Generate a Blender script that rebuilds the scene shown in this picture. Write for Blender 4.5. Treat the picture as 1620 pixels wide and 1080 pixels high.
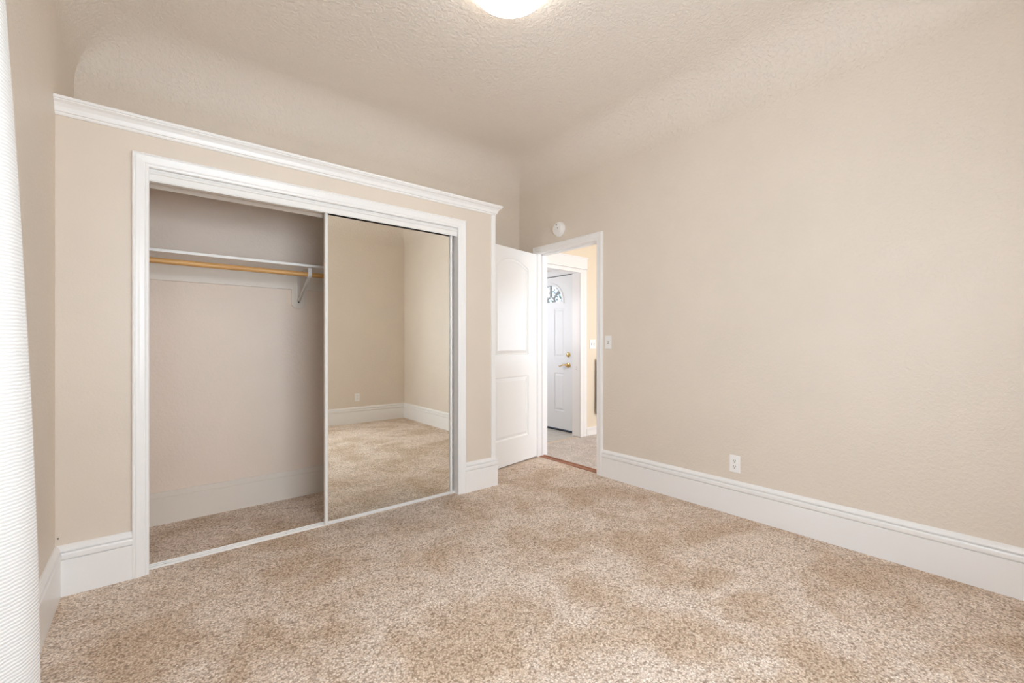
import bpy, bmesh, math, random
from mathutils import Vector, Matrix

for o in list(bpy.data.objects):
    bpy.data.objects.remove(o)
S = bpy.context.scene
COL = S.collection

# ---------------------------------------------------------------- camera, world, lights, exposure
cam_d = bpy.data.cameras.new('camera')
cam = bpy.data.objects.new('camera', cam_d)
COL.objects.link(cam)
FPX, YAW = 693.1, 50.68          # focal length in pixels of a 1620 px wide frame; bearing of the view from +X
cam_d.sensor_width = 36.0
cam_d.lens = FPX / 1620 * 36.0
cam_d.shift_y = (543.2 - 540) / 1620
cam_d.clip_start = 0.02
cam.location = (0, 0, 1.15)
cam.rotation_euler = (math.pi / 2, 0, math.radians(YAW - 90))
S.camera = cam

S.view_settings.view_transform = 'Standard'
S.view_settings.look = 'None'
S.view_settings.gamma = 1.0
S.view_settings.use_curve_mapping = False
S.view_settings.exposure = 0.88
S.cycles.max_bounces = 14
S.cycles.diffuse_bounces = 10
S.cycles.glossy_bounces = 6
S.cycles.transmission_bounces = 8
S.cycles.transparent_max_bounces = 12
S.cycles.sample_clamp_indirect = 6.0
S.cycles.caustics_reflective = False
S.cycles.caustics_refractive = False
S.cycles.use_denoising = True

world = bpy.data.worlds.new('sky')
S.world = world
world.use_nodes = True
wn, wl = world.node_tree.nodes, world.node_tree.links
bg = wn['Background']
tcw = wn.new('ShaderNodeTexCoord')
sep = wn.new('ShaderNodeSeparateXYZ')
rmp = wn.new('ShaderNodeValToRGB')
rmp.color_ramp.elements[0].position = 0.0
rmp.color_ramp.elements[0].color = (.66, .80, 1, 1)
rmp.color_ramp.elements[1].position = 0.6
rmp.color_ramp.elements[1].color = (.42, .60, .95, 1)
wl.new(tcw.outputs['Generated'], sep.inputs[0])
wl.new(sep.outputs['Z'], rmp.inputs[0])
wl.new(rmp.outputs[0], bg.inputs['Color'])
bg.inputs['Strength'].default_value = 1.0


def area(name, loc, target, sx, sy, power, color=(1, 1, 1), spread=180):
    d = bpy.data.lights.new(name, 'AREA')
    d.shape = 'RECTANGLE'
    d.size, d.size_y = sx, sy
    d.energy = power
    d.color = color
    d.spread = math.radians(spread)
    o = bpy.data.objects.new(name, d)
    COL.objects.link(o)
    o.location = loc
    o.rotation_euler = (Vector(target) - Vector(loc)).to_track_quat('-Z', 'Z').to_euler()
    return o


# daylight at each window, outside the panes; hall and entry ones are added fill
area('daylight_left_window', (-0.56, 0.65, 1.45), (3, 0.65, 0.9), 1.4, 1.4, 28, (0.87, 0.985, 1.08))
area('daylight_front_window', (0.75, -0.80, 1.50), (0.75, 3, 0.9), 1.5, 1.4, 37, (0.87, 0.985, 1.08))
area('daylight_living_window', (6.35, 1.05, 1.45), (3, 1.05, 1.4), 1.2, 1.3, 13, (0.90, 0.97, 1.08))
area('added_hall_fill', (4.6, -.06, 1.45), (4.6, 3, 1.4), 1.9, 1.3, 40, (0.93, 0.97, 1.05))  # fill for the hall's far wall, through an added window
area('added_entry_fill', (2.98, 4.55, 1.5), (4, 4.55, 1.4), 0.7, 1.2, 11, (0.95, 0.97, 1.03))  # fill for the entry and its door, from an added side window

# ---------------------------------------------------------------- materials
MATS = {}


def mat(name, color, rough=0.5, metal=0.0, spec=0.5, **k):
    m = bpy.data.materials.new(name)
    m.use_nodes = True
    b = m.node_tree.nodes['Principled BSDF']
    b.inputs['Base Color'].default_value = (*color, 1)
    b.inputs['Roughness'].default_value = rough
    b.inputs['Metallic'].default_value = metal
    b.inputs['Specular IOR Level'].default_value = spec
    for kk, v in k.items():
        b.inputs[kk.replace('_', ' ')].default_value = v
    MATS[name] = m
    return m


def nodes(m):
    return m.node_tree.nodes, m.node_tree.links, m.node_tree.nodes['Principled BSDF']


def pos(m, scale=(1, 1, 1)):
    n, l, b = nodes(m)
    g = n.new('ShaderNodeNewGeometry')
    mp = n.new('ShaderNodeMapping')
    mp.inputs['Scale'].default_value = scale
    l.new(g.outputs['Position'], mp.inputs['Vector'])
    return mp.outputs[0]


def noise(m, vec, scale, detail=2, rough=.5, dist=0):
    n, l, b = nodes(m)
    t = n.new('ShaderNodeTexNoise')
    t.inputs['Scale'].default_value = scale
    t.inputs['Detail'].default_value = detail
    t.inputs['Roughness'].default_value = rough
    t.inputs['Distortion'].default_value = dist
    l.new(vec, t.inputs['Vector'])
    return t.outputs['Fac']


def ramp(m, fac, stops):
    n, l, b = nodes(m)
    r = n.new('ShaderNodeValToRGB')
    e = r.color_ramp.elements
    while len(e) < len(stops):
        e.new(.5)
    for i, (p, c) in enumerate(stops):
        e[i].position = p
        e[i].color = (*c, 1) if len(c) == 3 else c
    l.new(fac, r.inputs[0])
    return r.outputs[0]


def mix(m, fac, a, b_, mode='MIX'):
    n, l, b = nodes(m)
    x = n.new('ShaderNodeMix')
    x.data_type = 'RGBA'
    x.blend_type = mode
    if isinstance(fac, (int, float)):
        x.inputs[0].default_value = fac
    else:
        l.new(fac, x.inputs[0])
    for s, v in ((6, a), (7, b_)):
        if isinstance(v, tuple):
            x.inputs[s].default_value = (*v, 1)
        else:
            l.new(v, x.inputs[s])
    return x.outputs[2]


def bump(m, h, strength, dist=.003, prev=None):
    n, l, b = nodes(m)
    x = n.new('ShaderNodeBump')
    x.inputs['Strength'].default_value = strength
    x.inputs['Distance'].default_value = dist
    l.new(h, x.inputs['Height'])
    if prev is not None:
        l.new(prev, x.inputs['Normal'])
    l.new(x.outputs[0], b.inputs['Normal'])
    return x.outputs[0]


def plaster(name, color, s1, k1, rough=.45, k2=.2, d1=.004):
    m = mat(name, color, rough)
    v = pos(m)
    n, l, b = nodes(m)
    f = noise(m, v, s1, 3, .55, .6)
    big = noise(m, v, 9, 3, .6)
    p = bump(m, f, k1, d1)
    bump(m, big, k2, .006, p)
    tone = noise(m, v, 2.2, 3, .6)
    dk = tuple(c * .965 for c in color)
    l.new(mix(m, ramp(m, tone, [(.35, (0, 0, 0)), (.68, (1, 1, 1))]), dk, color), b.inputs['Base Color'])
    return m


M_WALL = plaster('wall_paint', (.750, .670, .580), 60, .75, k2=.35, d1=.005)
M_CLOSW = plaster('closet_front_paint', (.725, .640, .550), 110, .12, k2=.08)
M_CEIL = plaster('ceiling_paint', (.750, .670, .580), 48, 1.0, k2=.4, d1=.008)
# colour lightens with height up the cove, painting in the ceiling's extra brightness
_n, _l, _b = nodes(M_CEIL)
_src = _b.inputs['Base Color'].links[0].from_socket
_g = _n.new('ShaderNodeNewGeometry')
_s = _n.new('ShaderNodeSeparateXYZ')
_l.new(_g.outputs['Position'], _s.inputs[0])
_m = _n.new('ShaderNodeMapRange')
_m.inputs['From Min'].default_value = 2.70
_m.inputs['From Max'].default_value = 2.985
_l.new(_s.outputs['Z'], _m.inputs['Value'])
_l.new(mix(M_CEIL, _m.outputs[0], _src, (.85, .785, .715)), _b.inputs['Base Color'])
M_CLOSIN = plaster('closet_inside_paint', (.86, .735, .63), 60, .65, k2=.3)
M_TRIM = mat('trim_white', (.86, .85, .84), .30)
M_TRIMC = mat('closet_trim_paint', (.80, .735, .655), .45)
M_DOOR = mat('door_white', (.87, .865, .855), .22)
M_ENTRY = mat('entry_door_white', (.80, .81, .82), .35)
M_PLASTIC = mat('white_plastic', (.88, .87, .86), .3)
M_DARK = mat('dark_slot', (.03, .028, .025), .6)
M_BRASS = mat('brass', (.78, .56, .22), .22, 1.0)
M_STEEL = mat('painted_steel', (.80, .77, .72), .3, .3)
M_ALU = mat('white_metal', (.83, .82, .80), .32)
M_MIRROR = mat('mirror_glass', (.945, .945, .895), .012, 1.0)
M_BLACK = mat('black_rubber', (.02, .02, .022), .6)

# wood
M_ROD = mat('honey_wood', (.66, .36, .12), .38)
v = pos(M_ROD, (2, 60, 60))
n_, l_, b_ = nodes(M_ROD)
l_.new(ramp(M_ROD, noise(M_ROD, v, 1.5, 3), [(.3, (.52, .27, .085)), (.7, (.74, .43, .16))]), b_.inputs['Base Color'])
M_THR = mat('red_brown_wood', (.28, .10, .04), .45)
v = pos(M_THR, (60, 3, 40))
n_, l_, b_ = nodes(M_THR)
l_.new(ramp(M_THR, noise(M_THR, v, 1.5, 3), [(.3, (.20, .065, .03)), (.7, (.46, .20, .10))]), b_.inputs['Base Color'])


def carpet(name, dark, mid, light, patch, pscale=2.6):
    m = mat(name, mid, .95, 0, .1)
    n, l, b = nodes(m)
    v = pos(m)
    # tufts
    vo = n.new('ShaderNodeTexVoronoi')
    vo.inputs['Scale'].default_value = 135
    l.new(v, vo.inputs['Vector'])
    sepc = n.new('ShaderNodeSeparateColor')
    l.new(vo.outputs['Color'], sepc.inputs[0])
    tuft = ramp(m, sepc.outputs[0], [(0, dark), (.34, mid), (.72, mid), (1, light)])
    gaps = ramp(m, vo.outputs['Distance'], [(.30, (1, 1, 1)), (.85, (.60, .54, .48))])
    c = mix(m, 1.0, tuft, gaps, 'MULTIPLY')
    fine = noise(m, v, 210, 2, .7)
    c = mix(m, 1.0, c, ramp(m, fine, [(.33, (.74, .70, .66)), (.62, (1.08, 1.08, 1.08))]), 'MULTIPLY')
    # pile brushed in different directions
    a = noise(m, v, pscale, 6, .62, .5)
    p1 = ramp(m, a, [(.40, patch), (.56, (1, 1, 1))])
    c = mix(m, 1.0, c, p1, 'MULTIPLY')
    a2 = noise(m, pos(m, (1.0, 1.6, 1)), pscale * 2.6, 5, .7, .9)
    p2 = ramp(m, a2, [(.42, (1, 1, 1)), (.60, (1.10, 1.115, 1.13))])
    c = mix(m, 1.0, c, p2, 'MULTIPLY')
    l.new(c, b.inputs['Base Color'])
    bump(m, vo.outputs['Distance'], -.35, .005)
    b.inputs['Sheen Weight'].default_value = .15
    return m


M_CARPET = carpet('beige_carpet', (.44, .34, .265), (.85, .725, .62), (.98, .91, .83), (.81, .74, .655))
M_CARPET2 = carpet('grey_carpet', (.48, .44, .41), (.70, .65, .61), (.84, .80, .77), (.88, .88, .88), 5)

M_TILE = mat('entry_tile', (.55, .52, .47), .4)
v = pos(M_TILE)
n_, l_, b_ = nodes(M_TILE)
br = n_.new('ShaderNodeTexBrick')
br.offset = 0
br.inputs['Scale'].default_value = 1
br.inputs['Brick Width'].default_value = .3
br.inputs['Row Height'].default_value = .3
br.inputs['Mortar Size'].default_value = .005
br.inputs['Color1'].default_value = (.56, .53, .48, 1)
br.inputs['Color2'].default_value = (.50, .48, .44, 1)
br.inputs['Mortar'].default_value = (.42, .39, .35, 1)
l_.new(v, br.inputs['Vector'])
l_.new(mix(M_TILE, 1.0, br.outputs['Color'], ramp(M_TILE, noise(M_TILE, v, 14, 4), [(.3, (.86, .85, .83)), (.7, (1.1, 1.1, 1.1))]), 'MULTIPLY'), b_.inputs['Base Color'])

# curtain: ribbed, light passes through
M_CURT = bpy.data.materials.new('ribbed_sheer')
M_CURT.use_nodes = True
n_, l_, b_ = nodes(M_CURT)
b_.inputs['Base Color'].default_value = (.90, .885, .85, 1)
b_.inputs['Roughness'].default_value = .9
b_.inputs['Specular IOR Level'].default_value = .1
g_ = n_.new('ShaderNodeNewGeometry')
mp_ = n_.new('ShaderNodeMapping')
mp_.inputs['Scale'].default_value = (1, 1, 1)
l_.new(g_.outputs['Position'], mp_.inputs['Vector'])
w_ = n_.new('ShaderNodeTexWave')
w_.bands_direction = 'Z'
w_.inputs['Scale'].default_value = 40
w_.inputs['Distortion'].default_value = 2.4
w_.inputs['Detail'].default_value = 3
w_.inputs['Detail Scale'].default_value = 1.5
l_.new(mp_.outputs[0], w_.inputs['Vector'])
l_.new(ramp(M_CURT, w_.outputs['Fac'], [(.1, (.74, .72, .695)), (.6, (.86, .85, .835))]), b_.inputs['Base Color'])
bump(M_CURT, w_.outputs['Fac'], .5, .003)
tr_ = n_.new('ShaderNodeBsdfTranslucent')
tr_.inputs['Color'].default_value = (.95, .94, .91, 1)
mx_ = n_.new('ShaderNodeMixShader')
mx_.inputs[0].default_value = .09
l_.new(b_.outputs[0], mx_.inputs[1])
l_.new(tr_.outputs[0], mx_.inputs[2])
l_.new(mx_.outputs[0], n_['Material Output'].inputs['Surface'])

# clear pane
M_PANE = bpy.data.materials.new('window_pane')
M_PANE.use_nodes = True
n_, l_, b_ = nodes(M_PANE)
b_.inputs['Base Color'].default_value = (1, 1, 1, 1)
b_.inputs['Roughness'].default_value = .02
tp_ = n_.new('ShaderNodeBsdfTransparent')
mx_ = n_.new('ShaderNodeMixShader')
mx_.inputs[0].default_value = .93
l_.new(b_.outputs[0], mx_.inputs[1])
l_.new(tp_.outputs[0], mx_.inputs[2])
l_.new(mx_.outputs[0], n_['Material Output'].inputs['Surface'])

M_LAMP = mat('lit_opal_glass', (.95, .93, .90), .25)
M_LAMP.node_tree.nodes['Principled BSDF'].inputs['Emission Color'].default_value = (1, .985, .96, 1)
M_LAMP.node_tree.nodes['Principled BSDF'].inputs['Emission Strength'].default_value = 2.7
M_LEAF = mat('leaf_green', (.10, .17, .07), .6)
M_BARK = mat('bark', (.12, .09, .07), .9)
M_CLOTH = mat('dark_grey_cloth', (.10, .09, .095), .9)

# ---------------------------------------------------------------- mesh helpers


def box(bm, x0, x1, y0, y1, z0, z1):
    vs = [bm.verts.new((x, y, z)) for z in (z0, z1) for y in (y0, y1) for x in (x0, x1)]
    for f in ((0, 2, 3, 1), (4, 5, 7, 6), (0, 1, 5, 4), (2, 6, 7, 3), (0, 4, 6, 2), (1, 3, 7, 5)):
        bm.faces.new([vs[i] for i in f])


def obj(name, bm, m, parent=None, bevel=0, smooth=False, segs=2):
    bmesh.ops.recalc_face_normals(bm, faces=bm.faces)
    me = bpy.data.meshes.new(name)
    bm.to_mesh(me)
    bm.free()
    me.materials.append(m)
    o = bpy.data.objects.new(name, me)
    COL.objects.link(o)
    if parent:
        o.parent = parent
    if smooth:
        for p in me.polygons:
            p.use_smooth = True
    if bevel:
        b = o.modifiers.new('bevel', 'BEVEL')
        b.width = bevel
        b.segments = segs
        b.limit_method = 'ANGLE'
        b.angle_limit = math.radians(40)
    return o


def boxobj(name, dims, m, parent=None, bevel=0, **k):
    bm = bmesh.new()
    box(bm, *dims)
    return obj(name, bm, m, parent, bevel, **k)


def smooth_by_angle(o, deg=35):
    for p in o.data.polygons:
        p.use_smooth = True
    me = o.data
    bm = bmesh.new()
    bm.from_mesh(me)
    for e in bm.edges:
        if len(e.link_faces) == 2 and e.calc_face_angle(0) > math.radians(deg):
            e.smooth = False
    bm.to_mesh(me)
    bm.free()


def struct(o):
    o['kind'] = 'structure'
    return o


def thing(name, label, cat, loc=(0, 0, 0), rz=0, group=None):
    o = bpy.data.objects.new(name, None)
    COL.objects.link(o)
    o.empty_display_size = .1
    o.location = loc
    o.rotation_euler = (0, 0, rz)
    return tag(o, label, cat, group)


def tag(o, label, cat, group=None):
    o['label'] = label
    o['category'] = cat
    if group:
        o['group'] = group
    return o


def sweep(bm, path, n, prof, pre=None, post=None):
    """profile (a, b): a = sideways (n x direction), b = along n; mitred at corners"""
    n = Vector(n).normalized()
    P = [Vector(p) for p in path]
    full = ([Vector(pre)] if pre else []) + P + ([Vector(post)] if post else [])
    off = 1 if pre else 0
    rings = []
    for i in range(len(P)):
        j = i + off
        din = (full[j] - full[j - 1]).normalized() if j > 0 else None
        dout = (full[j + 1] - full[j]).normalized() if j + 1 < len(full) else None
        if din is None:
            din = dout
        if dout is None:
            dout = din
        s1, s2 = n.cross(din), n.cross(dout)
        s = (s1 + s2)
        s = s / max(1e-6, s.dot(s1)) if s.length > 1e-6 else s1
        rings.append([bm.verts.new(P[i] + s * a + n * b) for a, b in prof])
    k = len(prof)
    for r0, r1 in zip(rings, rings[1:]):
        for i in range(k):
            bm.faces.new((r0[i], r0[(i + 1) % k], r1[(i + 1) % k], r1[i]))
    bm.faces.new(rings[0])
    bm.faces.new(list(reversed(rings[-1])))


def lathe(bm, prof, seg=32, mtx=None):
    """prof: (r, z) from the axis out and back"""
    rings = []
    for r, z in prof:
        if r < 1e-6:
            rings.append([bm.verts.new((0, 0, z))])
        else:
            rings.append([bm.verts.new((r * math.cos(2 * math.pi * i / seg), r * math.sin(2 * math.pi * i / seg), z)) for i in range(seg)])
    for a, b in zip(rings, rings[1:]):
        for i in range(seg):
            j = (i + 1) % seg
            if len(a) == 1 and len(b) == 1:
                continue
            if len(a) == 1:
                bm.faces.new((a[0], b[i], b[j]))
            elif len(b) == 1:
                bm.faces.new((a[i], b[0], a[j]))
            else:
                bm.faces.new((a[i], b[i], b[j], a[j]))
    if mtx is not None:
        bmesh.ops.transform(bm, matrix=mtx, verts=bm.verts)


def tube(bm, pts, r, seg=10):
    pts = [Vector(p) for p in pts]
    rad = r if isinstance(r, (list, tuple)) else [r] * len(pts)
    rings = []
    for i, p in enumerate(pts):
        d = (pts[min(i + 1, len(pts) - 1)] - pts[max(i - 1, 0)]).normalized()
        u = d.cross(Vector((0, 0, 1)))
        if u.length < 1e-3:
            u = d.cross(Vector((1, 0, 0)))
        u.normalize()
        w = d.cross(u)
        rings.append([bm.verts.new(p + (u * math.cos(2 * math.pi * k / seg) + w * math.sin(2 * math.pi * k / seg)) * rad[i]) for k in range(seg)])
    for a, b in zip(rings, rings[1:]):
        for i in range(seg):
            bm.faces.new((a[i], a[(i + 1) % seg], b[(i + 1) % seg], b[i]))
    bm.faces.new(rings[0])
    bm.faces.new(list(reversed(rings[-1])))


# ---------------------------------------------------------------- dimensions (metres)
XW, XB = -0.344, 3.03          # left wall, right wall
YD, YC = -0.58, 3.58           # wall behind the camera, far wall
YF = 2.85                      # closet front
XE = 2.15                      # closet outer corner
COVE_Z, COVE_R = 2.66, 0.32
CEIL = COVE_Z + COVE_R
TOP = 3.12

# ---------------------------------------------------------------- room shell
bm = bmesh.new()
box(bm, XW - .2, XB + .07, YD - .2, YC + .12, -.12, 0)
struct(obj('floor', bm, M_CARPET))

bm = bmesh.new()               # right wall with the doorway
box(bm, XB, XB + .12, YD - .2, 2.495, 0, TOP)
box(bm, XB, XB + .12, 3.293, YC + .12, 0, TOP)
box(bm, XB, XB + .12, 2.495, 3.293, 2.08, TOP)
struct(obj('wall_right', bm, M_WALL))

bm = bmesh.new()               # far wall
box(bm, XW - .2, XB, YC, YC + .12, 0, TOP)
struct(obj('wall_back', bm, M_WALL))

bm = bmesh.new()               # left wall with its window; set back 15 mm beyond the closet front
WY0, WY1, WZ0, WZ1 = -.05, 1.35, .75, 2.15
box(bm, XW - .2, XW, YD, WY0, 0, TOP)
box(bm, XW - .2, XW, WY1, YF + .02, 0, TOP)
box(bm, XW - .2, XW, WY0, WY1, 0, WZ0)
box(bm, XW - .2, XW, WY0, WY1, WZ1, TOP)
box(bm, XW - .2, XW - .012, YF + .02, YC, 0, TOP)
struct(obj('wall_left', bm, M_WALL))

bm = bmesh.new()               # wall behind the camera with its window
FX0, FX1 = 0.0, 1.5
box(bm, XW - .2, FX0, YD - .2, YD, 0, TOP)
box(bm, FX1, XB, YD - .2, YD, 0, TOP)
box(bm, FX0, FX1, YD - .2, YD, 0, .8)
box(bm, FX0, FX1, YD - .2, YD, 2.2, TOP)
struct(obj('wall_front', bm, M_WALL))

# coved ceiling
bm = bmesh.new()


def rr_ring(d, z, seg=8):
    x0, x1, y0, y1 = XW - .012 + d, XB - d, YD + d, YC - d
    rc = max(1e-4, d * .9)
    pts = []
    for cx, cy, a0 in ((x1 - rc, y1 - rc, 0), (x0 + rc, y1 - rc, 90), (x0 + rc, y0 + rc, 180), (x1 - rc, y0 + rc, 270)):
        for i in range(seg + 1):
            a = math.radians(a0 + 90 * i / seg)
            pts.append(bm.verts.new((cx + rc * math.cos(a), cy + rc * math.sin(a), z)))
    return pts


rings = []
NT = 20
for i in range(NT + 1):
    t = math.pi / 2 * i / NT
    rings.append(rr_ring(COVE_R * (1 - math.cos(t)), COVE_Z + COVE_R * math.sin(t)))
for a, b in zip(rings, rings[1:]):
    k = len(a)
    for i in range(k):
        bm.faces.new((a[i], a[(i + 1) % k], b[(i + 1) % k], b[i]))
bm.faces.new(rings[-1])
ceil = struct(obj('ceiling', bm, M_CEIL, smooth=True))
bm = bmesh.new()
box(bm, XW - .2, XB + .12, YD - .2, YC + .12, TOP, TOP + .05)
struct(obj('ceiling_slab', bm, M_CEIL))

# closet enclosure
OX0, OX1, OZ = -.015, 1.797, 2.029
CT = 2.235
bm = bmesh.new()
box(bm, XW, OX0 - .02, YF, YF + .10, 0, CT)
box(bm, OX1 + .02, XE, YF, YF + .10, 0, CT)
box(bm, OX0 - .02, OX1 + .02, YF, YF + .10, OZ + .02, CT)
box(bm, XE - .10, XE, YF + .10, YC, 0, CT)
struct(obj('wall_closet_front', bm, M_CLOSW))
struct(boxobj('ceiling_closet', (XW - .01, XE, YF, YC, CT, CT + .02), M_TRIM))
# inner lining of the closet (wall colour lightened to offset the shade in here)
bm = bmesh.new()
box(bm, XW, XE - .105, YC - .008, YC, 0, CT)
box(bm, XW - .01, XW + .004, YF + .10, YC - .008, 0, CT)
box(bm, XE - .108, XE - .10, YF + .10, YC - .008, 0, CT)
struct(obj('wall_closet_back', bm, M_CLOSIN))
# closet jamb
bm = bmesh.new()
box(bm, OX0 - .02, OX0, YF - .002, YF + .102, 0, OZ)
box(bm, OX1, OX1 + .02, YF - .002, YF + .102, 0, OZ)
box(bm, OX0 - .02, OX1 + .02, YF - .002, YF + .102, OZ, OZ + .02)
struct(obj('trim_closet_jamb', bm, M_TRIM))

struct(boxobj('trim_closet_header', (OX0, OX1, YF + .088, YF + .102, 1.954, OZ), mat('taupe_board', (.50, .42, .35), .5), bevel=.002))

# ---------------------------------------------------------------- casings, crown, baseboards
CAS = [(0, 0), (0, .010), (.004, .014), (.012, .016), (.016, .0135), (.020, .0165), (.036, .019), (.046, .0215),
       (.052, .0225), (.056, .0185), (.060, .0225), (.064, .0205), (.066, .016), (.066, 0)]


def casing(name, pts, n, scale=1.0, m=M_TRIM):
    bm = bmesh.new()
    sweep(bm, pts, n, [(a * scale, b) for a, b in CAS])
    o = obj(name, bm, m)
    return struct(o)


# closet: path runs along the inner edge with the profile growing outwards (n x dir)
casing('trim_closet_casing', [(OX1, YF, 0), (OX1, YF, OZ), (OX0, YF, OZ), (OX0, YF, 0)][::-1], (0, -1, 0))
# doorway on the right wall
DY0, DY1, DZ = 2.513, 3.275, 2.062
casing('trim_door_casing', [(XB, DY1, 0), (XB, DY1, DZ), (XB, DY0, DZ), (XB, DY0, 0)], (-1, 0, 0))
bm = bmesh.new()
box(bm, XB - .002, XB + .122, DY0 - .018, DY0 + .002, 0, DZ)
box(bm, XB - .002, XB + .122, DY1 - .002, DY1 + .018, 0, DZ)
box(bm, XB - .002, XB + .122, DY0 - .018, DY1 + .018, DZ - .002, DZ + .018)
box(bm, XB + .045, XB + .085, DY0, DY0 + .012, 0, DZ - .002)
box(bm, XB + .045, XB + .085, DY1 - .012, DY1, 0, DZ - .002)
box(bm, XB + .045, XB + .085, DY0, DY1, DZ - .014, DZ - .002)
struct(obj('trim_door_jamb', bm, M_TRIM))

# crown on the closet box
CRW = [(0, 0), (.006, 0), (.010, .006), (.010, .012), (.016, .014), (.019, .022), (.022, .034), (.032, .048), (.044, .055),
       (.044, .060), (.049, .062), (.049, .074), (0, .074)]
bm = bmesh.new()
zc = 2.19
sweep(bm, [(XE, YC, zc), (XE, YF, zc), (XW, YF, zc)], (0, 0, 1), CRW)
struct(obj('trim_closet_crown', bm, M_TRIM))
# corner bead on the closet's outer corner
struct(boxobj('trim_closet_corner', (XE - .034, XE + .006, YF - .006, YF + .034, .2, zc + .004), M_TRIM, bevel=.003))

BB = [(0, 0), (.020, 0), (.020, .163), (.018, .165), (.0115, .1655), (.0115, .169), (.022, .1695), (.0235, .174), (.0235, .190), (.021, .197),
      (.017, .1985), (.009, .199), (.009, .2035), (.018, .204), (.019, .208), (.017, .216), (.012, .223), (.008, .2275), (.005, .230), (0, .230)]


def base(name, path, pre=None, post=None, m=M_TRIM, h=.23):
    bm = bmesh.new()
    sweep(bm, path, (0, 0, 1), [(a, b * h / .23) for a, b in BB], pre, post)
    return struct(obj(name, bm, m))


# inside is on the left of the path (z x dir points inwards)
base('baseboard_left', [(XW, YF, 0), (XW, YD, 0)], (OX0, YF, 0), (XB, YD, 0))
base('baseboard_front', [(XW, YD, 0), (XB, YD, 0)], (XW, YF, 0), (XB, YC, 0))
base('baseboard_right', [(XB, YD, 0), (XB, 2.449, 0)], (XW, YD, 0))
base('baseboard_closet', [(OX0 - .064, YF, 0), (XW, YF, 0)], None, (XW, YD, 0))
base('baseboard_closet_corner', [(XE, YC, 0), (XE, YF, 0), (OX1 + .064, YF, 0)], (XB, YC, 0))
base('baseboard_back', [(XB, YC, 0), (XE, YC, 0)], (XB, YD, 0), (XE, YF, 0))
base('baseboard_right_corner', [(XB, 3.339, 0), (XB, YC, 0)], None, (XE, YC, 0))
# plainer one inside the closet
bm = bmesh.new()
sweep(bm, [(XE - .108, YC - .008, 0), (XW + .004, YC - .008, 0)], (0, 0, 1),
      [(0, 0), (.012, 0), (.012, .165), (.009, .168), (.012, .171), (.012, .203), (.008, .207), (0, .207)])
struct(obj('baseboard_closet_inside', bm, M_TRIMC))

# ---------------------------------------------------------------- closet: track, mirror door, shelf, rod
t = thing('sliding_door_track', 'white metal top track under the closet head casing', 'door track', (0, YF, OZ))
bm = bmesh.new()
sweep(bm, [(OX1, 0, 0), (OX0, 0, 0)], (0, 0, 1),
      [(-.010, 0), (-.010, -.010), (-.004, -.014), (-.004, -.022), (-.010, -.026), (-.010, -.054), (-.013, -.057), (-.013, -.060), (-.016, -.060), (-.016, -.026), (-.012, -.006), (-.065, -.006), (-.065, 0)][::-1])
obj('fascia', bm, M_ALU, t)
boxobj('rear_rail', (OX0, OX1, .068, .086, -.052, 0), M_TRIMC, t)
boxobj('center_rail', (OX0, OX1, .056, .059, -.034, -.006), M_STEEL, t)
t = thing('floor_track', 'low white metal floor track along the closet opening', 'door track', (0, YF, 0))
bm = bmesh.new()
sweep(bm, [(OX1, 0, 0), (OX0, 0, 0)], (0, 0, 1),
      [(-.038, 0), (-.038, .004), (-.042, .009), (-.052, .010), (-.053, .014), (-.056, .014), (-.057, .010), (-.074, .010), (-.075, .014), (-.078, .014), (-.079, .009), (-.084, .004), (-.084, 0)])
obj('rail', bm, M_ALU, t)
for sx in (.05, .62, 1.2, 1.72):
    bm = bmesh.new()
    bmesh.ops.create_circle(bm, cap_ends=True, segments=12, radius=.004, matrix=Matrix.Translation((sx, .047, .0106)))
    obj('screw', bm, M_DARK, t)

MX0, MX1 = .836, 1.768
door = thing('mirror_door', 'tall mirrored sliding closet door in a thin white frame', 'mirror', (MX0, YF + .030, 0))
W = MX1 - MX0
mb = bmesh.new()
box(mb, .018, W - .018, .004, .009, .022, 2.005)
obj('mirror', mb, M_MIRROR, door)
for x0, x1 in ((0, .020), (W - .020, W)):
    mb = bmesh.new()
    sweep(mb, [(x0, 0, .012), (x0, 0, 2.012)], (0, -1, 0),
          [(0, .0), (0, .004), (-.004, .008), (-.009, .005), (-.014, .008), (-.018, .004), (-.020, -.002), (-.020, -.020), (0, -.020)])
    obj('stile', mb, M_ALU, door)
boxobj('rail', (.020, W - .020, -.002, .018, .012, .024), M_ALU, door, bevel=.002)
boxobj('rail', (.020, W - .020, -.002, .018, 2.0, 2.012), M_ALU, door, bevel=.002)
# slight lean of the hung door, as seen in its reflection
DOOR_LEAN = 0.0
door.rotation_euler = (math.radians(DOOR_LEAN), 0, 0)

SH0, SH1 = XW + .004, XE - .108
t = tag(boxobj('closet_shelf', (SH0, SH1, 3.215, YC - .008, 1.676, 1.693), M_ALU, bevel=.0015), 'long white closet shelf above the wooden clothes rod', 'shelf')
# cleat with the drop for the bracket
bm = bmesh.new()
y1, y0 = YC - .008, YC - .026
out = [(SH0, 1.676), (SH0, 1.552), (.794, 1.552), (.794, 1.438), (.818, 1.412), (.866, 1.412), (.888, 1.438), (.888, 1.552), (SH1, 1.552), (SH1, 1.676)]
f0 = [bm.verts.new((x, y0, z)) for x, z in out]
f1 = [bm.verts.new((x, y1, z)) for x, z in out]
for i in range(len(out)):
    j = (i + 1) % len(out)
    bm.faces.new((f0[i], f0[j], f1[j], f1[i]))
bm.faces.new(f0)
bm.faces.new(f1)
tag(obj('shelf_cleat', bm, M_TRIMC, bevel=.0015), 'beige painted board under the shelf with a rounded drop behind the bracket', 'shelf cleat')

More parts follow.
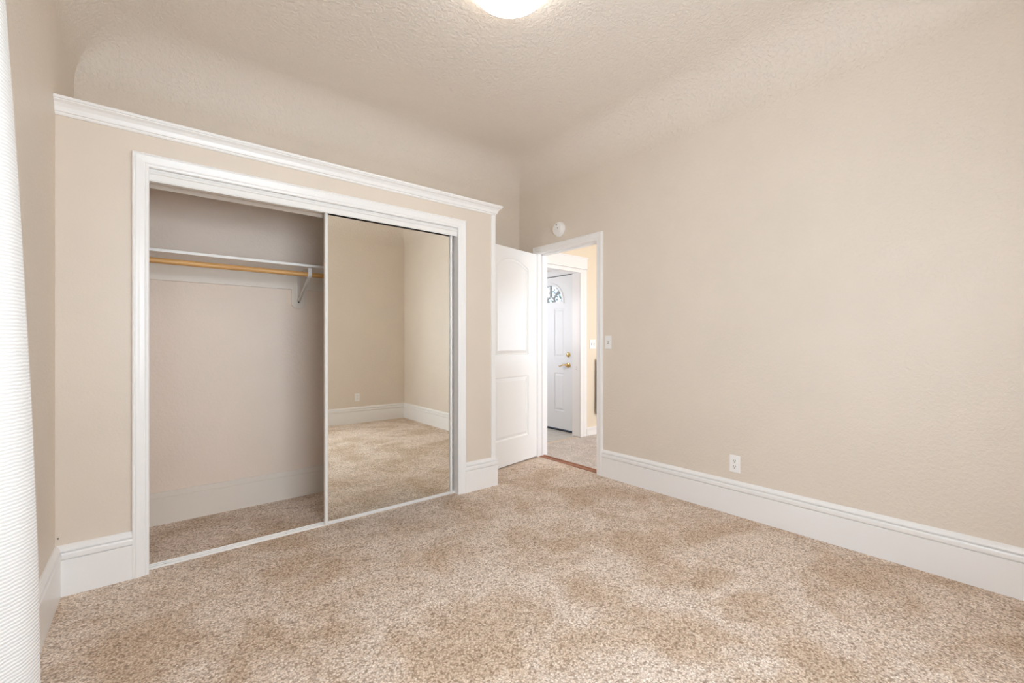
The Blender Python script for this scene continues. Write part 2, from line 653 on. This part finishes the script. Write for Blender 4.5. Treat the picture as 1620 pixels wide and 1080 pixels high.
RODY, RODZ = 3.262, 1.630
bm = bmesh.new()
tube(bm, [(SH0, RODY, RODZ), (SH1, RODY, RODZ)], .0165, 24)
tag(obj('closet_rod', bm, M_ROD, smooth=False), 'round honey coloured wooden clothes rod below the white shelf', 'clothes rod')
smooth_by_angle(bpy.data.objects['closet_rod'])

br_ = thing('shelf_bracket', 'pale metal shelf and rod bracket with a diagonal strut', 'bracket', (.842, y0, 1.676))
ry, rz_ = RODY - y0, RODZ - 1.676
bm = bmesh.new()
box(bm, -.011, .011, -.003, 0, -.228, -.004)
obj('wall_strip', bm, M_STEEL, br_, bevel=.001)
bm = bmesh.new()
box(bm, -.011, .011, ry - .010, -.003, -.0035, 0)
obj('shelf_arm', bm, M_STEEL, br_, bevel=.001)
bm = bmesh.new()               # channel shaped strut
A, B = Vector((0, -.004, -.215)), Vector((0, ry + .006, -.070))
d = (B - A).normalized()
up = Vector((1, 0, 0)).cross(d).normalized()
for (a0, a1, b0, b1) in ((-.009, -.006, -.007, .007), (.006, .009, -.007, .007), (-.009, .009, -.0075, -.0045)):
    vs = []
    for P in (A, B):
        vs.append([bm.verts.new(P + Vector((1, 0, 0)) * a + up * b) for a, b in ((a0, b0), (a1, b0), (a1, b1), (a0, b1))])
    for i in range(4):
        bm.faces.new((vs[0][i], vs[0][(i + 1) % 4], vs[1][(i + 1) % 4], vs[1][i]))
    bm.faces.new(vs[0])
    bm.faces.new(list(reversed(vs[1])))
obj('strut', bm, M_STEEL, br_)
bm = bmesh.new()               # plate gripping the rod, rising to the shelf
box(bm, -.012, .012, ry - .024, ry - .021, rz_ - .002, -.002)
box(bm, -.012, .012, ry - .024, ry + .014, -.0035, -.001)
pts = [(ry + .0195 * math.cos(a), rz_ + .0195 * math.sin(a)) for a in [math.radians(180 + 180 * i / 12) for i in range(13)]]
for (p, q) in zip(pts, pts[1:]):
    vv = [bm.verts.new((sx, yy, zz)) for sx in (-.012, .012) for yy, zz in (p, q)]
    bm.faces.new((vv[0], vv[1], vv[3], vv[2]))
hk = obj('rod_hook', bm, M_ALU, br_)
sd = hk.modifiers.new('solid', 'SOLIDIFY')
sd.thickness = .002
bm = bmesh.new()
lathe(bm, [(0, 0), (.006, 0), (.005, .003), (0, .0035)], 12, Matrix.Translation((0, -.006, -.218)) @ Matrix.Rotation(math.pi / 2, 4, 'X'))
obj('screw', bm, M_DARK, br_)

# ---------------------------------------------------------------- panelled doors


def offset_loop(pts, d):
    """shrink a counter-clockwise convex-ish loop by d"""
    n = len(pts)
    res = []
    for i in range(n):
        p0, p, p1 = Vector(pts[i - 1]), Vector(pts[i]), Vector(pts[(i + 1) % n])
        d1, d2 = (p - p0).normalized(), (p1 - p).normalized()
        n1, n2 = Vector((-d1.y, d1.x)), Vector((-d2.y, d2.x))
        s = n1 + n2
        s = s / s.dot(n1)
        res.append(tuple(p + s * d))
    return res


def leaf_mesh(w, h, t, panels, holes=(), z0=0, both=True):
    """local x across, z up, front face at y = 0 looking to -y"""
    bm = bmesh.new()

    def face(y, sgn):
        edges = []

        def loop(pts):
            vs = [bm.verts.new((x, y, z)) for x, z in pts]
            es = [bm.edges.new((vs[i], vs[(i + 1) % len(vs)])) for i in range(len(vs))]
            return vs, es
        vo, eo = loop([(0, z0), (w, z0), (w, h), (0, h)])
        edges += eo
        for pl in panels:
            vs, es = loop(pl)
            edges += es
            prev = vs
            for off, dep in ((.002, .008), (.010, .013), (.016, .0125), (.036, .004), (.040, .003)):
                q = [bm.verts.new((x, y + sgn * dep, z)) for x, z in offset_loop(pl, off)]
                for i in range(len(q)):
                    j = (i + 1) % len(q)
                    bm.faces.new((prev[i], prev[j], q[j], q[i]))
                prev = q
            bm.faces.new(prev)
        hv = []
        for hl in holes:
            vs, es = loop(hl)
            edges += es
            hv.append(vs)
        bmesh.ops.triangle_fill(bm, use_beauty=True, use_dissolve=False, edges=edges)
        return vo, hv
    a, ha = face(0, 1)
    b, hb = face(t, -1)
    for i in range(4):
        j = (i + 1) % 4
        bm.faces.new((a[i], a[j], b[j], b[i]))
    for va, vb in zip(ha, hb):
        for i in range(len(va)):
            j = (i + 1) % len(va)
            bm.faces.new((va[i], va[j], vb[j], vb[i]))
    return bm


def rect(x0, x1, z0, z1):
    return [(x0, z0), (x1, z0), (x1, z1), (x0, z1)]


LW = .762
arch = [(.135, 1.045), (LW - .135, 1.045), (LW - .135, 1.880)]
R0 = LW - .27
for i in range(1, 16):
    a = i / 16
    x = LW - .135 - R0 * a
    arch.append((x, 1.880 + .072 * math.sin(math.pi * a) ** .85))
arch.append((.135, 1.880))
bm = leaf_mesh(LW, 2.050, .035, [arch, rect(.135, LW - .135, .250, .835)], z0=.012)
# local x runs from the free edge (0) to the hinge (LW)
leaf = obj('door_1', bm, M_DOOR, bevel=0)
LA = math.radians(10.5)
hx, hy = 3.004, 3.272
leaf.location = (hx - LW * math.cos(LA), hy - LW * math.sin(LA), 0)
leaf.rotation_euler = (0, 0, LA)
struct(leaf)
for z in (.25, 1.05, 1.82):
    hb = bmesh.new()
    tube(hb, [(LW + .004, .016, z - .045), (LW + .004, .016, z + .045)], .0055, 10)
    obj('hinge', hb, M_STEEL, leaf)

# ---------------------------------------------------------------- wall fittings


def screw_head(bm, x, z, y=-.0062, r=.003):
    lathe_m = Matrix.Translation((x, y, z)) @ Matrix.Rotation(math.pi / 2, 4, 'X')
    b2 = bmesh.new()
    lathe(b2, [(0, 0), (r, 0), (r * .7, .0012), (0, .0014)], 10, lathe_m)
    me = bpy.data.meshes.new('tmp')
    b2.to_mesh(me)
    b2.free()
    bm.from_mesh(me)
    bpy.data.meshes.remove(me)


def plate(name, label, cat, loc, rz, w=.070, h=.115):
    t = thing(name, label, cat, loc, rz)
    boxobj('plate', (-w / 2, w / 2, -.006, 0, -h / 2, h / 2), M_PLASTIC, t, bevel=.003)
    return t


def make_outlet(label, loc, rz):
    t = plate('power_outlet', label, 'outlet', loc, rz)
    for s in (-1, 1):
        bm = bmesh.new()
        pts = []
        for i in range(28):
            a = 2 * math.pi * i / 28
            x, z = .0175 * math.cos(a), .0175 * math.sin(a)
            z = max(-.0145, min(.0145, z))
            pts.append((x, z + s * .0195))
        f0 = [bm.verts.new((x, -.0085, z)) for x, z in pts]
        f1 = [bm.verts.new((x, -.004, z)) for x, z in pts]
        for i in range(28):
            j = (i + 1) % 28
            bm.faces.new((f0[i], f0[j], f1[j], f1[i]))
        bm.faces.new(f0)
        sk = obj('socket', bm, M_PLASTIC, t)
        bm = bmesh.new()
        box(bm, -.0078, -.0052, -.0089, -.008, s * .0195 - .001, s * .0195 + .0085)
        box(bm, .0052, .0078, -.0089, -.008, s * .0195 + 0, s * .0195 + .0085)
        bmesh.ops.create_circle(bm, cap_ends=True, segments=12, radius=.003, matrix=Matrix.Translation((0, -.0089, s * .0195 - .0075)) @ Matrix.Rotation(math.pi / 2, 4, 'X'))
        obj('slot', bm, M_DARK, sk)
    bm = bmesh.new()
    screw_head(bm, 0, 0)
    obj('screw', bm, M_STEEL, t)
    return t


def make_switch(label, loc, rz, gang=1):
    w = .070 if gang == 1 else .116
    t = plate('light_switch', label, 'light switch', loc, rz, w)
    for g in range(gang):
        cx = (g - (gang - 1) / 2) * .046
        boxobj('toggle_frame', (cx - .0055, cx + .0055, -.0070, -.005, -.0125, .0125), M_DARK, t)
        bm = bmesh.new()
        vs = [(-.0042, -.006, -.009), (.0042, -.006, -.009), (.0042, -.006, .006), (-.0042, -.006, .006),
              (-.0034, -.0165, .002), (.0034, -.0165, .002), (.0034, -.0155, .010), (-.0034, -.0155, .010)]
        V_ = [bm.verts.new((x + cx, y, z)) for x, y, z in vs]
        for f in ((0, 1, 2, 3), (4, 5, 6, 7), (0, 1, 5, 4), (1, 2, 6, 5), (2, 3, 7, 6), (3, 0, 4, 7)):
            bm.faces.new([V_[i] for i in f])
        obj('toggle', bm, M_PLASTIC, t, bevel=.001)
        for s in (-1, 1):
            bm = bmesh.new()
            screw_head(bm, cx, s * .030)
            obj('screw', bm, M_STEEL, t)
    return t


RZB = -math.pi / 2             # local -y looks to -x : the right wall
make_outlet('white wall outlet above the baseboard on the right wall', (XB, 1.330, .341), RZB)
# the outlet seen in the mirror stands on the wall behind the camera
make_outlet('white wall outlet seen reflected in the mirror door, on the wall behind', (2.292, YD, .37), math.pi)
make_switch('white single toggle light switch beside the bedroom doorway casing', (XB, 2.391, 1.160), RZB)
make_switch('white light switch plate on the hall wall seen through the doorway', (4.296, 3.640, 1.142), 0, 2)

bm = bmesh.new()
lathe(bm, [(0, 0), (.0035, 0), (.003, .0015), (0, .002)], 12, Matrix.Translation((-.335, YF, .262)) @ Matrix.Rotation(math.pi / 2, 4, 'X'))
tag(obj('nail', bm, M_DARK), 'tiny dark nail head in the left corner just above the baseboard', 'nail')

# smoke detector: axis along -x
sdt = thing('smoke_detector', 'round white smoke detector above the doorway', 'smoke detector', (XB, 2.972, 2.248), RZB)
RX = Matrix.Rotation(math.pi / 2, 4, 'X')
bm = bmesh.new()
lathe(bm, [(0, 0), (.070, 0), (.070, .010), (.066, .013), (0, .013)], 40, RX)
o = obj('base_ring', bm, M_PLASTIC, sdt)
smooth_by_angle(o)
bm = bmesh.new()
lathe(bm, [(.0, .012), (.060, .012), (.063, .014), (.062, .034), (.056, .041), (.040, .044), (0, .045)], 40, RX)
o = obj('cover', bm, M_PLASTIC, sdt)
smooth_by_angle(o)
bm = bmesh.new()
for i in range(5):
    for j in range(4):
        bmesh.ops.create_circle(bm, cap_ends=True, segments=8, radius=.0022,
                                matrix=Matrix.Translation((-.022 + j * .009, -.0452, .008 - i * .009)) @ RX)
obj('sound_holes', bm, M_STEEL, sdt)
for (x, z, r) in ((-.004, .037, .006), (.014, .004, .005)):
    bm = bmesh.new()
    lathe(bm, [(0, .040), (r, .040), (r, .0458), (0, .0462)], 14, Matrix.Translation((x, 0, z)) @ RX)
    obj('button', bm, M_DARK, sdt)

# ceiling light
LX, LY = 1.37, 1.69
cl = thing('ceiling_light', 'round frosted glass ceiling light, switched on', 'ceiling light', (LX, LY, CEIL))
bm = bmesh.new()
lathe(bm, [(0, 0), (.13, 0), (.145, -.010), (.15, -.030), (0, -.030)], 48)
obj('base', bm, M_PLASTIC, cl, smooth=False)
bm = bmesh.new()
prof = [(.196, -.030), (.203, -.034), (.206, -.042)]
for i in range(1, 13):
    a = math.radians(90 * i / 12)
    prof.append((.200 * math.cos(a) if i < 12 else 0, -.046 - .085 * math.sin(a)))
lathe(bm, prof, 64)
o = obj('glass_shade', bm, M_LAMP, cl, smooth=True)
for i in range(3):
    a = math.radians(15 + 120 * i)
    bm = bmesh.new()
    box(bm, .140, .210, -.007, .007, -.034, -.028)
    box(bm, .205, .211, -.007, .007, -.050, -.028)
    bmesh.ops.rotate(bm, matrix=Matrix.Rotation(a, 3, 'Z'), verts=bm.verts)
    obj('clip', bm, M_ALU, cl)
# ---------------------------------------------------------------- windows (left wall and behind the camera), curtain


def window(name, x0, x1, z0, z1, loc, rz, depth=.2):
    """local: x across, y into the wall, front of wall at y = 0"""
    t = bpy.data.objects.new(name, None)
    COL.objects.link(t)
    t.location = loc
    t.rotation_euler = (0, 0, rz)
    struct(t)
    bm = bmesh.new()
    f = .045
    ya, yb = depth * .45, depth * .45 + .05
    box(bm, x0, x0 + f, ya, yb, z0, z1)
    box(bm, x1 - f, x1, ya, yb, z0, z1)
    box(bm, x0 + f, x1 - f, ya, yb, z0, z0 + f)
    box(bm, x0 + f, x1 - f, ya, yb, z1 - f, z1)
    zm = (z0 + z1) / 2
    box(bm, x0 + f, x1 - f, ya, yb, zm - .02, zm + .02)
    obj('window_frame', bm, M_TRIM, t)
    boxobj('pane', (x0 + f, x1 - f, ya + .02, ya + .024, z0 + f, zm - .02), M_PANE, t)
    boxobj('pane', (x0 + f, x1 - f, ya + .02, ya + .024, zm + .02, z1 - f), M_PANE, t)
    bm = bmesh.new()
    sweep(bm, [(x0, 0, z0), (x0, 0, z1), (x1, 0, z1), (x1, 0, z0), (x0, 0, z0)], (0, -1, 0), CAS)
    obj('window_casing', bm, M_TRIM, t)
    return t


window('window_1', 0, WY1 - WY0, WZ0, WZ1, (XW, WY0, 0), math.pi / 2)
window('window_2', 0, FX1 - FX0, .8, 2.2, (FX1, YD, 0), math.pi)

# rod and curtain
rt = thing('curtain_rod', 'white curtain rod holding the ribbed curtain beside the left wall', 'curtain rod', (XW, 0, 2.42))
bm = bmesh.new()
tube(bm, [(.085, -.35, 0), (.085, 1.62, 0)], .011, 14)
obj('pole', bm, M_ALU, rt, smooth=False)
for yy in (-.30, 1.58):
    bm = bmesh.new()
    tube(bm, [(0, yy, 0), (.085, yy, 0)], .006, 8)
    obj('bracket', bm, M_ALU, rt)

bm = bmesh.new()
NU, NV = 150, 60
Z0c, Z1c = .02, 2.406
grid = []
for iv in range(NV + 1):
    fz = iv / NV
    z = Z0c + (Z1c - Z0c) * fz
    row = []
    zk = [(0, -.190), (.39, -.198), (.674, -.202), (1.0, -.2115), (1.494, -.231), (1.918, -.2515), (2.5, -.268)]
    for (za, xa), (zb_, xb_) in zip(zk, zk[1:]):
        if za <= z <= zb_:
            xl = xa + (xb_ - xa) * (z - za) / (zb_ - za)
    for iu in range(NU + 1):
        s = iu / NU
        flare = (1 - fz)
        y = .50 + (1.45 - .50) * s
        amp = .015 + .014 * flare
        ph = s * 7.5 * 2 * math.pi + .6 * math.sin(3 * fz + 1)
        x = -.268 + .012 * flare + amp * math.sin(ph) * (0.75 + .25 * math.sin(5 * s + 2 * fz))
        # the leading edge swings out into the room towards the hem
        k = max(0, (s - .86) / .14)
        k = k * k * (3 - 2 * k)
        x = x * (1 - k) + xl * k
        row.append(bm.verts.new((x, y, z)))
    grid.append(row)
for a, b in zip(grid, grid[1:]):
    for i in range(NU):
        bm.faces.new((a[i], a[i + 1], b[i + 1], b[i]))
cu = obj('curtain', bm, M_CURT, smooth=True)
tag(cu, 'white ribbed curtain hanging at the left edge beside the window', 'curtain')

# ---------------------------------------------------------------- hall seen through the doorway
XH = XB + .12
struct(boxobj('floor_hall', (XB + .07, 6.2, .2, 3.66, -.12, -.004), M_CARPET2))
bm = bmesh.new()
sweep(bm, [(XB + .050, DY1 - .002, 0), (XB + .050, DY0 + .002, 0)], (0, 0, 1),
      [(-.040, -.002), (-.040, .003), (-.022, .007), (.004, .006), (.012, .013), (.026, .012), (.032, .002), (.032, -.002)])
th = struct(obj('trim_threshold', bm, M_THR))
struct(boxobj('floor_entry', (XB + .12, 4.5, 3.66, 5.2, -.12, -.004), M_TILE))
struct(boxobj('trim_entry_threshold', (3.22, 4.04, 3.645, 3.672, -.005, .004), mat('pale_wood', (.62, .50, .38), .5), bevel=.001))

HC = 2.62
HO0, HO1, HOZ = 3.22, 4.058, 2.02
bm = bmesh.new()               # wall with the cased opening
box(bm, XH, HO0 - .015, 3.64, 3.76, 0, HC)
box(bm, HO1 + .015, 6.2, 3.64, 3.76, 0, HC)
box(bm, HO0 - .015, HO1 + .015, 3.64, 3.76, HOZ + .015, HC)
M_HALLW = plaster('hall_paint', (.80, .705, .56), 110, .1, k2=.05)
struct(obj('wall_hall_back', bm, M_HALLW))
bm = bmesh.new()
box(bm, HO0 - .015, HO0, 3.638, 3.762, 0, HOZ)
box(bm, HO1, HO1 + .015, 3.638, 3.762, 0, HOZ)
box(bm, HO0 - .015, HO1 + .015, 3.638, 3.762, HOZ, HOZ + .015)
struct(obj('trim_hall_jamb', bm, M_TRIM))
bm = bmesh.new()
HP = [(0, 0), (0, .016), (.058, .016), (.060, .020), (.072, .022), (.078, .018), (.092, .020), (.104, .022), (.110, .018), (.110, 0)]
sweep(bm, [(HO1, 3.64, HOZ + .045), (HO1, 3.64, 0)], (0, -1, 0), HP)
sweep(bm, [(HO0, 3.64, 0), (HO0, 3.64, HOZ + .045)], (0, -1, 0), HP)
box(bm, HO0 - .115, HO1 + .115, 3.615, 3.64, HOZ + .045, HOZ + .175)
box(bm, HO0 - .125, HO1 + .125, 3.606, 3.64, HOZ + .175, HOZ + .190)
box(bm, HO0 - .120, HO1 + .120, 3.611, 3.64, HOZ + .045, HOZ + .055)
box(bm, HO0, HO1, 3.622, 3.64, HOZ, HOZ + .045)
struct(obj('trim_hall_casing', bm, M_TRIM))
base('baseboard_hall', [(6.1, 3.64, 0), (HO1 + .112, 3.64, 0)], h=.10)
# latch hole and screws on the jamb
sp = thing('strike_plate', 'tiny pair of dark screw holes on the white hall jamb', 'strike plate', (HO1, 3.70, .845))
for s in (-1, 1):
    bm = bmesh.new()
    lathe(bm, [(0, 0), (.0045, 0), (.0035, .0016), (0, .0018)], 12, Matrix.Translation((0, 0, s * .013)) @ Matrix.Rotation(-math.pi / 2, 4, 'Y'))
    obj('screw', bm, M_DARK, sp)

# rest of the hall and entry shell
bm = bmesh.new()
LX0 = 6.2
box(bm, LX0, LX0 + .12, .08, .45, 0, HC)
box(bm, LX0, LX0 + .12, 1.65, 3.76, 0, HC)
box(bm, LX0, LX0 + .12, .45, 1.65, 0, .8)
box(bm, LX0, LX0 + .12, .45, 1.65, 2.1, HC)
struct(obj('wall_hall_right', bm, M_HALLW))
bm = bmesh.new()
box(bm, XH, 3.65, .08, .2, 0, HC)
box(bm, 5.55, LX0, .08, .2, 0, HC)
box(bm, 3.65, 5.55, .08, .2, 0, .8)
box(bm, 3.65, 5.55, .08, .2, 2.1, HC)
struct(obj('wall_hall_front', bm, M_HALLW))
window('added_window_4', 0, 1.9, .8, 2.1, (5.55, .2, 0), math.pi, .12)  # unseen window, added to let fill light into the hall
struct(boxobj('ceiling_hall', (XH, LX0 + .12, .08, 3.64, HC, HC + .08), M_HALLW))
window('window_3', 0, 1.2, .8, 2.1, (LX0, 1.65, 0), -math.pi / 2, .12)

XD = 4.175                     # entry door plane (faces -x)
ED0, ED1, EDZ = 3.870, 4.690, 2.040
M_ENTW = plaster('entry_paint', (.74, .69, .64), 110, .1, k2=.05)
bm = bmesh.new()
box(bm, XD + .005, XD + .14, 3.76, ED0 - .02, 0, HC)
box(bm, XD + .005, XD + .14, ED1 + .02, 5.2, 0, HC)
box(bm, XD + .005, XD + .14, ED0 - .02, ED1 + .02, EDZ + .03, HC)
struct(obj('wall_entry_right', bm, M_ENTW))
struct(boxobj('wall_entry_back', (XH, XD + .005, 5.08, 5.2, 0, HC), M_ENTW))
bm = bmesh.new()
box(bm, XB + .02, XH, 3.76, 4.2, 0, HC)
box(bm, XB + .02, XH, 4.9, 5.2, 0, HC)
box(bm, XB + .02, XH, 4.2, 4.9, 0, .9)
box(bm, XB + .02, XH, 4.2, 4.9, 2.1, HC)
struct(obj('wall_entry_left', bm, M_ENTW))
window('added_window_5', 0, .7, .9, 2.1, (XH, 4.2, 0), math.pi / 2, .12)  # unseen window, added so the entry door gets light
struct(boxobj('ceiling_entry', (XB + .02, XD + .14, 3.64, 5.2, HC, HC + .08), M_ENTW))
bm = bmesh.new()
box(bm, XD - .008, XD + .142, ED0 - .075, ED0 - .004, 0, EDZ + .012)
box(bm, XD - .008, XD + .142, ED1 + .004, ED1 + .075, 0, EDZ + .012)
box(bm, XD - .008, XD + .142, ED0 - .075, ED1 + .075, EDZ + .012, EDZ + .085)
struct(obj('trim_entry_frame', bm, M_ENTRY))
struct(boxobj('trim_entry_sill', (XD - .004, XD + .14, ED0 - .004, ED1 + .004, -.006, .008), M_BLACK))
struct(boxobj('trim_entry_weatherstrip', (XD + .045, XD + .060, ED0 - .006, ED1 + .006, EDZ - .004, EDZ + .013), M_BLACK))

EW = ED1 - ED0
cx = .41                       # door centre in local x
# local x grows towards -Y in the world when rotated by -90 degrees; left panels first
panels = []
for s in (-1, 1):
    x0, x1 = (cx - .265, cx - .080) if s < 0 else (cx + .080, cx + .265)
    panels.append(rect(x0, x1, .255, .760))
    panels.append(rect(x0, x1, .970, 1.610))
FR = .235
FZ = 1.700
fan_hole = [(cx - FR, FZ)] + [(cx - FR + 0, FZ)][:0] + [(cx + FR, FZ)] + [(cx + FR * math.cos(math.pi * i / 24), FZ + FR * math.sin(math.pi * i / 24)) for i in range(1, 24)]
bm = leaf_mesh(EW, EDZ, .044, panels, [fan_hole], z0=.022)
ed = struct(obj('door_2', bm, M_ENTRY))
ed.location = (XD, ED1, 0)
ed.rotation_euler = (0, 0, -math.pi / 2)


def ring_arc(bm, cx, cz, r0, r1, y0, y1, a0, a1, n):
    prev = None
    for i in range(n + 1):
        a = a0 + (a1 - a0) * i / n
        c, s = math.cos(a), math.sin(a)
        q = [bm.verts.new((cx + r * c, y, cz + r * s)) for r, y in ((r0, y0), (r1, y0), (r1, y1), (r0, y1))]
        if prev:
            for k in range(4):
                bm.faces.new((prev[k], prev[(k + 1) % 4], q[(k + 1) % 4], q[k]))
        else:
            bm.faces.new(q)
        prev = q
    bm.faces.new(list(reversed(prev)))


bm = bmesh.new()
ring_arc(bm, cx, FZ, FR - .002, FR + .028, -.010, .004, 0, math.pi, 32)
box(bm, cx - FR - .028, cx + FR + .028, -.010, .004, FZ - .026, FZ + .003)
obj('fanlight_frame', bm, M_ENTRY, ed)
bm = bmesh.new()
M_MUNT = mat('grey_muntin', (.50, .51, .50), .4)
ring_arc(bm, cx, FZ, .070, .084, -.002, .03, 0, math.pi, 20)
for a in (45, 90, 135):
    a = math.radians(a)
    p, q = Vector((cx + .080 * math.cos(a), 0, FZ + .080 * math.sin(a))), Vector((cx + FR * math.cos(a), 0, FZ + FR * math.sin(a)))
    nrm = Vector((-math.sin(a), 0, math.cos(a))) * .007
    vs = [bm.verts.new(v + Vector((0, yy, 0))) for yy in (-.002, .03) for v in (p - nrm, p + nrm, q + nrm, q - nrm)]
    for f in ((0, 1, 2, 3), (4, 5, 6, 7), (0, 1, 5, 4), (1, 2, 6, 5), (2, 3, 7, 6), (3, 0, 4, 7)):
        bm.faces.new([vs[i] for i in f])
obj('muntin', bm, M_MUNT, ed)
bm = bmesh.new()
f0 = [bm.verts.new((x, .018, z)) for x, z in fan_hole]
f1 = [bm.verts.new((x, .022, z)) for x, z in fan_hole]
for i in range(len(f0)):
    j = (i + 1) % len(f0)
    bm.faces.new((f0[i], f0[j], f1[j], f1[i]))
bm.faces.new(f0)
bm.faces.new(f1)
obj('fanlight_glass', bm, M_PANE, ed)
KX = ED1 - 3.938
bm = bmesh.new()
lathe(bm, [(0, 0), (.032, 0), (.032, .006), (.024, .010), (.022, .022), (.016, .025), (0, .026)], 28, Matrix.Translation((KX, 0, 1.005)) @ RX)
o = obj('deadbolt', bm, M_BRASS, ed)
smooth_by_angle(o)
bm = bmesh.new()
lathe(bm, [(0, 0), (.033, 0), (.033, .006), (.024, .012), (.014, .014), (.014, .038), (.018, .046), (.012, .052), (0, .053)], 28, Matrix.Translation((KX, 0, .870)) @ RX)
o = obj('handle_rose', bm, M_BRASS, ed)
smooth_by_angle(o)
bm = bmesh.new()
tube(bm, [(KX, -.045, .870), (KX - .025, -.052, .874), (KX - .055, -.054, .872), (KX - .085, -.052, .860), (KX - .110, -.050, .850), (KX - .128, -.050, .856)],
     [.011, .010, .009, .008, .007, .005], 12)
obj('lever', bm, M_BRASS, ed, smooth=True)

# dark cloth hanging on the hall wall, only its edge shows past the doorway casing
bm = bmesh.new()
random.seed(3)
cols = 26
top, mid_ = [], []
rows = []
for j in range(24):
    fz = j / 23
    z = .955 - .66 * fz
    row = []
    for i in range(cols + 1):
        s = i / cols
        x = 4.343 + .17 * s - .012 * fz
        zz = z - (.10 * random.random() ** 1.5 if j == 23 else 0)
        row.append(bm.verts.new((x, 3.606 + .010 * math.sin(s * 26) * (.4 + fz), zz)))
    rows.append(row)
for a, b in zip(rows, rows[1:]):
    for i in range(cols):
        bm.faces.new((a[i], a[i + 1], b[i + 1], b[i]))
ck = obj('hanging_cloth', bm, M_CLOTH, smooth=True)
sd = ck.modifiers.new('solid', 'SOLIDIFY')
sd.thickness = .006
tag(ck, 'dark grey cloth edge hanging on the hall wall, half hidden by the doorway casing', 'cloth')

# tree outside the entry door, seen through the fanlight
tr = thing('tree', 'leafy tree outside, seen through the fanlight of the entry door', 'tree', (7.6, 6.2, 0))
random.seed(11)
bm = bmesh.new()
tube(bm, [(0, 0, -.2), (.05, 0, 1.2), (0, .1, 2.4), (.1, .1, 3.6)], [.13, .11, .09, .05], 10)
for i in range(16):
    a, z = random.uniform(0, 6.28), random.uniform(1.6, 3.3)
    L = random.uniform(.7, 1.4)
    tube(bm, [(0, .05, z), (L * .5 * math.cos(a), L * .5 * math.sin(a), z + .25), (L * math.cos(a), L * math.sin(a), z + .35)], [.03, .02, .008], 6)
obj('trunk', bm, M_BARK, tr)
bm = bmesh.new()
for i in range(1500):
    a, rr, z = random.uniform(0, 6.28), 1.5 * math.sqrt(random.random()), random.uniform(1.5, 4.2)
    p = Vector((rr * math.cos(a), rr * math.sin(a), z))
    q = Matrix.Rotation(random.uniform(0, 6.28), 3, Vector((random.gauss(0, 1), random.gauss(0, 1), random.gauss(0, 1))).normalized())
    s = random.uniform(.03, .06)
    vs = [bm.verts.new(p + q @ Vector(c)) for c in ((-s, 0, 0), (0, -s * .45, .006), (s, 0, 0), (0, s * .45, .006))]
    bm.faces.new(vs)
fo = obj('foliage', bm, M_LEAF, tr)
struct(boxobj('ground', (4.33, 14, 2, 12, -.25, -.15), mat('garden_ground', (.35, .34, .30), .9)))
